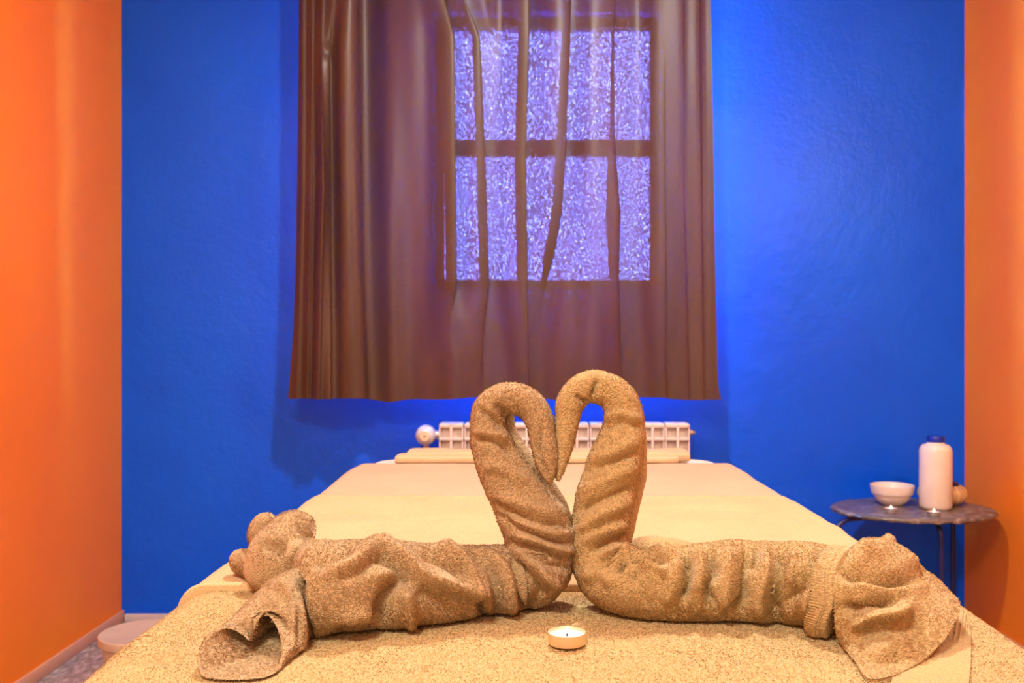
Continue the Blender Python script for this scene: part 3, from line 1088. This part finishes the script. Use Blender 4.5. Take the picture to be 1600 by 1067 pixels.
e0 = ring48(ell(P(530, 950, 1.08), .040, .040, 0.0))
e1 = ring48(ell(P(496, 955, 1.052), .050, .048, 0.10))
e2 = ring48(ell(P(468, 962, 1.030), .050, .048, 0.35))
e3 = ring48(ell(P(438, 980, .998), .048, .046, 0.85))
e4 = ring48(ell(P(402, 1010, .955), .045, .047, 1.3)) * 0.55 + (hc + (heart - hc) * 1.0 + np.array([.004, .018, 0])) * 0.45
rings = [e0, e1, e2, e3, e4, shrunk(1.03, .006), shrunk(.99, -.002), shrunk(.93, .003), shrunk(.82, .016), shrunk(.68, .045), shrunk(.52, .08, .004), shrunk(.36, .105, .006)]
R = crom(np.array(rings), 300)
R = np.array([crom(r, 220, True) for r in R])
N = grid_normals(R, True)
if ((R[:40] - R[:40].mean(1, keepdims=True)) * N[:40]).sum() < 0:
    N = -N
T_lines = [
    (Z7([(480, 480), (560, 500), (610, 590), (600, 780), (580, 900)]), 5, 0.006),
    (Z7([(640, 470), (610, 560), (640, 700), (620, 860)]), 8, -0.005),
    (Z7([(500, 580), (470, 610), (400, 640)]), 6, -0.004),
]
G = cloth(R, N, T_lines, 61, 0.0018)
tube_part('tail', G, M_swan_l, swl, lo_, (False, True))
GRAB.append((G, N, True))
for k, (g, n, cl) in enumerate(GRAB):
    pile(g, n, M_swan_l, swl, lo_, cl, seed=200 + k)

# ---- right swan
swr = thing('towel_swan', 'golden terry towel twisted into a swan, the taller one with its tail on the right', 'towel swan',
            (P(1130, 975, 1.08)[0], 1.09, BED + 0.005), 'pair of kissing towel swans')
ro_ = np.array(swr.location)
br = [(1312, 927, 0, 140, .95), (1275, 918, 0, 132, 1.0), (1215, 911, 0, 124, 1.05), (1150, 910, 0, 124, 1.05), (1090, 913, 0, 118, 1.05), (1035, 915, 0, 110, 1.0), (990, 912, 0, 108, 1.0)]
br = [(x, y, dbody(x, y, w), w, k) for x, y, _, w, k in br]
nr_ = [(960, 898, 1.112, 108, .95), (943, 874, 1.120, 98, .95), (936, 842, 1.124, 88, .95), (940, 805, 1.125, 88, .9), (950, 768, 1.125, 86, .9), (963, 722, 1.125, 80, .95), (974, 682, 1.125, 71, 1), (976, 648, 1.125, 62, 1),
       (963, 619, 1.125, 55, 1), (938, 605, 1.125, 49, 1), (911, 608, 1.124, 46, 1), (892, 628, 1.122, 42, 1), (885, 655, 1.120, 37, 1), (881, 690, 1.116, 31, 1), (877, 722, 1.114, 22, 1), (873, 742, 1.113, 12, 1), (871, 751, 1.113, 3, 1)]
R_lines = [
    (Z3([(622, 80), (612, 120), (600, 170)]), 4, -0.006),
    (Z3([(530, 150), (560, 175), (590, 185)]), 4, -0.005),
    (Z3([(650, 250), (720, 230), (810, 250)]), 6, 0.003),
    (Z3([(640, 300), (720, 270), (820, 290)]), 5, -0.003),
    (Z3([(600, 430), (690, 390), (800, 330)]), 8, 0.004),
    (Z3([(590, 470), (690, 430), (810, 390)]), 6, -0.004),
    (Z3([(550, 570), (650, 510), (790, 450)]), 8, 0.004),
    (Z3([(530, 640), (640, 590), (770, 540)]), 6, -0.005),
    (Z3([(530, 720), (640, 650), (770, 590)]), 8, 0.005),
    (Z3([(600, 800), (680, 760), (760, 740)]), 6, -0.006),
    (Z3([(560, 770), (650, 720), (750, 690)]), 7, 0.004),
    (Z3([(630, 830), (700, 790), (760, 790)]), 7, 0.006),
    (Z3([(690, 890), (715, 860), (735, 840)]), 5, -0.004),
    (Z3([(770, 930), (790, 890), (800, 850)]), 6, -0.004),
    (Z3([(560, 900), (640, 900), (700, 940)]), 9, 0.005),
    (Z2([(262, 236), (310, 236), (355, 250), (385, 278)]), 6, -0.009),
    (Z2([(290, 190), (340, 195), (400, 230), (430, 250)]), 9, 0.008),
    (Z2([(300, 265), (350, 262), (400, 300)]), 7, 0.007),
    (Z2([(225, 290), (240, 260), (245, 235)]), 4, -0.008),
    (Z2([(460, 230), (465, 300), (445, 390)]), 6, -0.011),
    (Z2([(430, 250), (420, 320), (380, 400)]), 10, 0.006),
    (Z2([(490, 220), (510, 260), (500, 360)]), 8, 0.007),
    (Z2([(530, 220), (550, 290), (530, 340), (560, 420)]), 7, -0.010),
    (Z2([(600, 210), (600, 300), (580, 420)]), 10, 0.007),
    (Z2([(660, 200), (655, 300), (650, 390), (590, 440)]), 7, -0.010),
    (Z2([(720, 190), (725, 280), (700, 380), (720, 450)]), 9, 0.007),
    (Z2([(690, 190), (700, 230), (680, 280)]), 6, -0.007),
    (Z2([(780, 210), (775, 300), (760, 400), (770, 460)]), 7, -0.007),
    (Z2([(860, 200), (880, 250), (840, 330), (800, 400)]), 7, -0.008),
    (Z2([(820, 220), (830, 280), (810, 330)]), 8, 0.006),
    (Z2([(930, 330), (890, 380), (880, 470)]), 6, -0.008),
]
G, N, c, T, a, L = sweep(br + nr_)
G = cloth(G, N, R_lines, 71, 0.0034)
tube_part('body_and_neck', G, M_swan_r, swr, ro_)
pile(G, N, M_swan_r, swr, ro_, seed=220)
G, N, *_ = sweep([(1000, 650, 1.150, 10), (1000, 690, 1.150, 24), (992, 740, 1.150, 34), (980, 790, 1.150, 40), (965, 840, 1.150, 44)], 0.002)
tube_part('inner_roll', cloth(G, N, [], 77), M_swan_r, swr, ro_)
# a puffed fold of the back, behind the neck
G, N, *_ = sweep([(975, 872, 1.17, 30), (995, 866, 1.17, 46), (1020, 866, 1.17, 54), (1060, 874, 1.165, 60), (1110, 880, 1.16, 50)], 0.0018)
tube_part('back_fold', cloth(G, N, [], 79), M_swan_r, swr, ro_)

# ribbed hem wrapped round the end of the body
hemc = [(1291, 926, 0, 141), (1296, 927, 0, 148), (1308, 929, 0, 152), (1318, 931, 0, 151), (1323, 932, 0, 143)]
hemc = [(x, y, dbody(x, y, 142), w, .95) for x, y, w in [(p[0], p[1], p[3]) for p in hemc]]
G, N, c, T, a, L = sweep(hemc, 0.0011)
sh = np.interp(np.cos(a - 0.0), [-1, 1], [0, 0])
q = proj(G)
slant = 0.004 * np.exp(-((q[..., 1] - 930) / 26) ** 2) - 0.012 * np.clip((q[..., 1] - 950) / 60, 0, 1)
G = G - T[:, None] * (-slant)[..., None]
rib = 0.0012 * np.sin(a * 190)[None, :] * np.exp(-((np.linspace(0, 1, len(G)) - 0.05) / 0.3) ** 2)[:, None]
rows = 0.0010 * np.cos(np.linspace(0, 1, len(G)) * 2 * np.pi * 3)[:, None]
G = G + N * (rib + rows)[..., None]
hm = tube_part('hem', cloth(G, N, [], 81, 0.0012, 0.0008), M_swan_r, swr, ro_, (True, True))


def patch(ctrl, nu, nv):
    A = Pn(np.array(ctrl, float))
    B_ = crom(A, nu)
    C_ = crom(np.swapaxes(B_, 0, 1), nv)
    return np.swapaxes(C_, 0, 1)


def sheet_part(name, G, N, mat, parent, org, th=0.0045):
    """cloth with thickness: two faces and a rounded rim"""
    m, n = G.shape[:2]
    back = G - N * th
    V = np.concatenate([G.reshape(-1, 3), back.reshape(-1, 3)])
    Q = grid_faces(m, n)
    k = m * n
    Qb = grid_faces(m, n, off=k, flip=True)
    idx = np.arange(k).reshape(m, n)
    rim = np.r_[idx[0, :], idx[1:, -1], idx[-1, -2::-1], idx[-2:0:-1, 0]]
    nx = np.roll(rim, -1)
    Qr = np.stack([rim, rim + k, nx + k, nx], 1)
    return link(name, new_mesh(name, V - org, np.concatenate([Q, Qb, Qr])), mat, parent)


up = [  # from the hem towards the open end; in each row from the far side over the top to the viewer's side
    [(1300, 880, 1.07), (1302, 868, 1.02), (1300, 890, .99), (1302, 930, .974), (1304, 975, .977), (1308, 998, .986)],
    [(1345, 866, 1.08), (1342, 864, 1.03), (1345, 894, .985), (1350, 935, .960), (1345, 990, .955), (1332, 1032, .93)],
    [(1392, 838, 1.10), (1385, 866, 1.05), (1392, 902, .99), (1395, 942, .957), (1385, 1000, .94), (1345, 1058, .895)],
    [(1408, 860, 1.10), (1432, 888, 1.05), (1440, 920, .995), (1442, 958, .962), (1425, 1008, .94), (1362, 1074, .875)],
    [(1440, 888, 1.10), (1475, 914, 1.06), (1500, 945, 1.00), (1482, 990, .955), (1446, 1028, .925), (1398, 1062, .885)],
]
G = patch(up, 170, 260)
N = grid_normals(G)
if N[80, 130, 2] < 0:
    N = -N
U_lines = [
    (Z8([(150, 200), (300, 205), (450, 245), (650, 335)]), 12, 0.014),
    (Z8([(140, 330), (240, 350), (400, 378), (640, 365)]), 8, -0.022),
    (Z8([(160, 400), (300, 400), (480, 400), (700, 420)]), 12, 0.006),
    (Z8([(110, 560), (230, 570), (330, 540), (500, 500)]), 10, -0.013),
    (Z8([(190, 720), (260, 620), (340, 595), (450, 590), (560, 545)]), 9, 0.012),
    (Z8([(230, 760), (330, 700), (480, 690), (640, 640)]), 12, -0.005),
    (Z8([(300, 880), (400, 860), (560, 800)]), 14, 0.005),
    (Z8([(270, 960), (400, 930), (500, 930)]), 10, -0.006),
    (Z8([(280, 140), (400, 110), (440, 75)]), 8, 0.003),
    (Z8([(500, 210), (600, 280), (700, 340)]), 4, -0.004),
]
G = cloth(G, N, U_lines, 91, 0.0018, floor_z=BED + 0.0075)
sheet_part('tail', G, N, M_swan_r, swr, ro_)
pile(G, N, M_swan_r, swr, ro_, False, seed=230)
lowp = [
    [(1440, 960, 1.06), (1475, 945, 1.075), (1505, 952, 1.065), (1513, 968, 1.05)],
    [(1420, 1010, .985), (1465, 1004, .99), (1500, 996, 1.00), (1517, 1000, 1.005)],
    [(1400, 1050, .91), (1440, 1050, .912), (1490, 1050, .914), (1517, 1048, .925)],
    [(1390, 1085, .855), (1440, 1085, .857), (1490, 1085, .858), (1514, 1082, .865)],
]
G = patch(lowp, 130, 80)
N = grid_normals(G)
if N[60, 40, 2] < 0:
    N = -N
G = G + N * (0.0013 * np.sin(np.linspace(0, 1, 80) * 2 * np.pi * 11))[None, :, None]
G = cloth(G, N, [], 95, 0.001, 0.0007, floor_z=BED + 0.0065)
sheet_part('tail_lining', G, N, M_near, swr, ro_, 0.0035)

# standing pile of the near bed towel
g, n, ob, og = o_G['bed_towel11']
if n[len(n) // 2, 20, 2] < 0:
    n = -n
pile(g, n, M_near, ob, og, False, spacing=0.0023, length=0.0020, width=0.0010, seed=240, stand=0.26,
     mask=lambda p: (p[..., 1] > 0.84) & (p[..., 2] > BED - 0.06))

# ------------------------------------------------------------------ tealights
def tealight(label, c, r, h, cup, group, flame_h):
    t = thing('tealight', label, 'candle', c, group)
    MB().lathe([(0, 0.0), (r * .96, 0.0), (r, 0.001), (r, h - .0006), (r * 1.02, h), (r * .985, h), (r * .965, h - .001), (r * .955, h * .5), (0, h * .5)], seg=56).build('cup', cup, t)
    MB().lathe([(0, h * .62), (r * .10, h * .62), (r * .8, h * .66), (r * .95, h * .74)], seg=48).build('wax', M_wax, t)
    MB().tube([(0, 0, h * .6), (0.0004, 0, h * .8), (0.0008, 0, h * 1.0)], 0.0008, 6).build('wick', M_wick, t)
    f = flame_h
    MB().lathe([(0, 0), (.09 * f, .05 * f), (.17 * f, .2 * f), (.19 * f, .35 * f), (.15 * f, .58 * f), (.07 * f, .82 * f), (0, f)], c=(0.0006, 0, h * .85), seg=16).build('flame', M_flame, t)
    return t


dt = 0.984
tp = P(885.7, 1013, dt)
tealight('lit white tealight on the bed in front of the two towel swans', (tp[0], dt, BED + 0.0055), 0.0192, 0.0118, M_alu, 'lit tealights', 0.007)

# ------------------------------------------------------------------ slate side table
TZ = CAMH - 0.543
tb = thing('side_table', 'low side table with a round dark slate top on blue metal legs', 'side table', (1.25, 3.095, 0))
to = np.array(tb.location)
TRX, TRY = 0.256, 0.205
seg = 180
a = np.arange(seg) / seg * 2 * np.pi
cir = np.stack([np.cos(a), np.sin(a), np.zeros(seg)], -1)
rings = []
for f, z, sd in ((0.0, 0, 1), (0.5, 0, 1), (0.9, 0, 1), (0.97, -0.0005, 1), (0.992, -0.004, 2), (1.0, -0.009, 3), (0.985, -0.014, 4), (0.9, -0.015, 4), (0.0, -0.015, 4)):
    k = f * (1 + (noise3(cir, 6, 2) * .006 + noise3(cir, 17, sd) * 0.008 + noise3(cir, 40, sd + 7) * 0.004) * (f > .95))
    rings.append(np.stack([k * TRX * cir[:, 0], k * TRY * cir[:, 1], np.full(seg, z) - (f > .95) * (noise3(cir, 22, sd + 3) * .002)], -1))
MB().add(np.array(rings) + np.array([0, 0, TZ]), grid_faces(len(rings), seg, True).tolist()).build('slate_top', M_slate, tb, auto=60)
zu = TZ - 0.024


def leg(px, d):
    x = (px - CX) / FPX * d - to[0]
    y = d - to[1]
    pts = [(x * 1.02, y * 1.02, 0.0), (x, y, 0.12), (x, y, 0.24), (x, y, zu - 0.055), (x * .96, y * .96, zu - 0.02), (x * .84, y * .84, zu - 0.002), (x * .6, y * .6, zu), (x * .3, y * .3, zu), (0, 0, zu)]
    MB().tube(pts, 0.0085, 12, 70).build('leg', M_legs, tb)


leg(1306, 3.02)
leg(1470, 2.945)
leg(1489, 3.22)

BWX, BWY = (1394 - CX) / FPX * 3.15, 3.15
bw = tag(MB().lathe([(0, 0.0), (0.030, 0.0), (0.032, 0.002), (0.038, 0.005), (0.047, 0.012), (0.0545, 0.022), (0.0595, 0.034), (0.0605, 0.037), (0.0645, 0.0375), (0.0655, 0.040), (0.0690, 0.062),
                     (0.0690, 0.065), (0.0665, 0.0655), (0.0625, 0.048), (0.050, 0.020), (0.03, 0.008), (0, 0.006)], seg=64).build('bowl', M_ceram, auto=35),
         'small white ceramic bowl with banded rim on the slate table', 'bowl')
bw.location = (BWX, BWY, TZ + 0.0005)
bt = thing('bottle', 'white plastic bottle with blue cap on the slate table', 'bottle', ((1462 - CX) / FPX * 3.075, 3.075, TZ + 0.0005))
MB().lathe([(0, 0), (0.040, 0.0), (0.046, 0.003), (0.0495, 0.012), (0.0497, 0.10), (0.0495, 0.186), (0.047, 0.196), (0.040, 0.204), (0.0275, 0.208), (0.026, 0.212), (0.026, 0.216), (0, 0.216)], seg=56).build('body', M_bottle, bt, auto=60)
MB().lathe([(0, 0.2135), (0.0268, 0.2135), (0.0272, 0.215), (0.0272, 0.231), (0.026, 0.233), (0, 0.233)], seg=56, fn=lambda t: 1 + 0.012 * np.sign(np.sin(t * 28))).build('cap', M_cap, bt)


def mk_ribbed():
    m, nt, b, o = mat_base('ribbed_wood')
    n = noise_node(nt, 40, 3, 0.5, stretch=(1, 1, 0.2))
    r = ramp(nt, n.outputs[0], [(0.35, (0.58, 0.34, 0.15)), (0.65, (0.80, 0.55, 0.28))])
    nt.links.new(r.outputs[0], b.inputs['Base Color'])
    b.inputs['Roughness'].default_value = 0.35
    return m


jar = thing('ribbed_jar', 'round tan ribbed jar with dark lid half hidden behind the bottle', 'jar', ((1471 - CX) / FPX * 3.19, 3.185, TZ + 0.0005))
jp = [(0, 0), (0.045, 0), (0.062, 0.006), (0.074, 0.020), (0.077, 0.034), (0.073, 0.048), (0.062, 0.058), (0.05, 0.062), (0, 0.062)]
MB().lathe(crom(np.array(jp), 40), seg=160, fn=lambda t: 1 - 0.09 * np.abs(np.sin(t * 11)) ** 8).build('body', mk_ribbed(), jar, auto=80)
MB().lathe([(0.052, 0.060), (0.053, 0.064), (0.046, 0.070), (0.03, 0.074), (0.012, 0.075), (0.010, 0.079), (0, 0.080)], seg=40).build('lid', M_legs, jar)
t2, t3 = P(1392, 801, 3.015), P(1459, 806, 2.955)
tealight('small lit tealight on the slate table in front of the white bowl', (t2[0], 3.015, TZ + 0.0005), 0.020, 0.013, M_alu2, 'lit tealights', 0.010)
tealight('small lit tealight on the slate table in front of the white bottle', (t3[0], 2.955, TZ + 0.0005), 0.020, 0.013, M_alu2, 'lit tealights', 0.010)

# ------------------------------------------------------------------ container on the floor, left corner
bd = 2.62
bp = P(226, 986, bd)
bz = bp[2]
bn = thing('floor_container', 'round beige container with flat lid on the floor by the orange wall', 'container', (bp[0], bd, 0))
br_ = 0.118
MB().lathe([(0, 0), (br_ * .72, 0), (br_ * .74, 0.004), (br_ * .93, bz - 0.018), (0, bz - 0.018)], seg=48).build('body', M_bin, bn)
MB().lathe([(br_ * .90, bz - 0.022), (br_, bz - 0.022), (br_ * 1.01, bz - 0.010), (br_, bz - 0.002), (br_ * .97, bz), (br_ * .90, bz - 0.002), (0, bz - 0.002)], seg=48).build('lid', M_bin, bn)
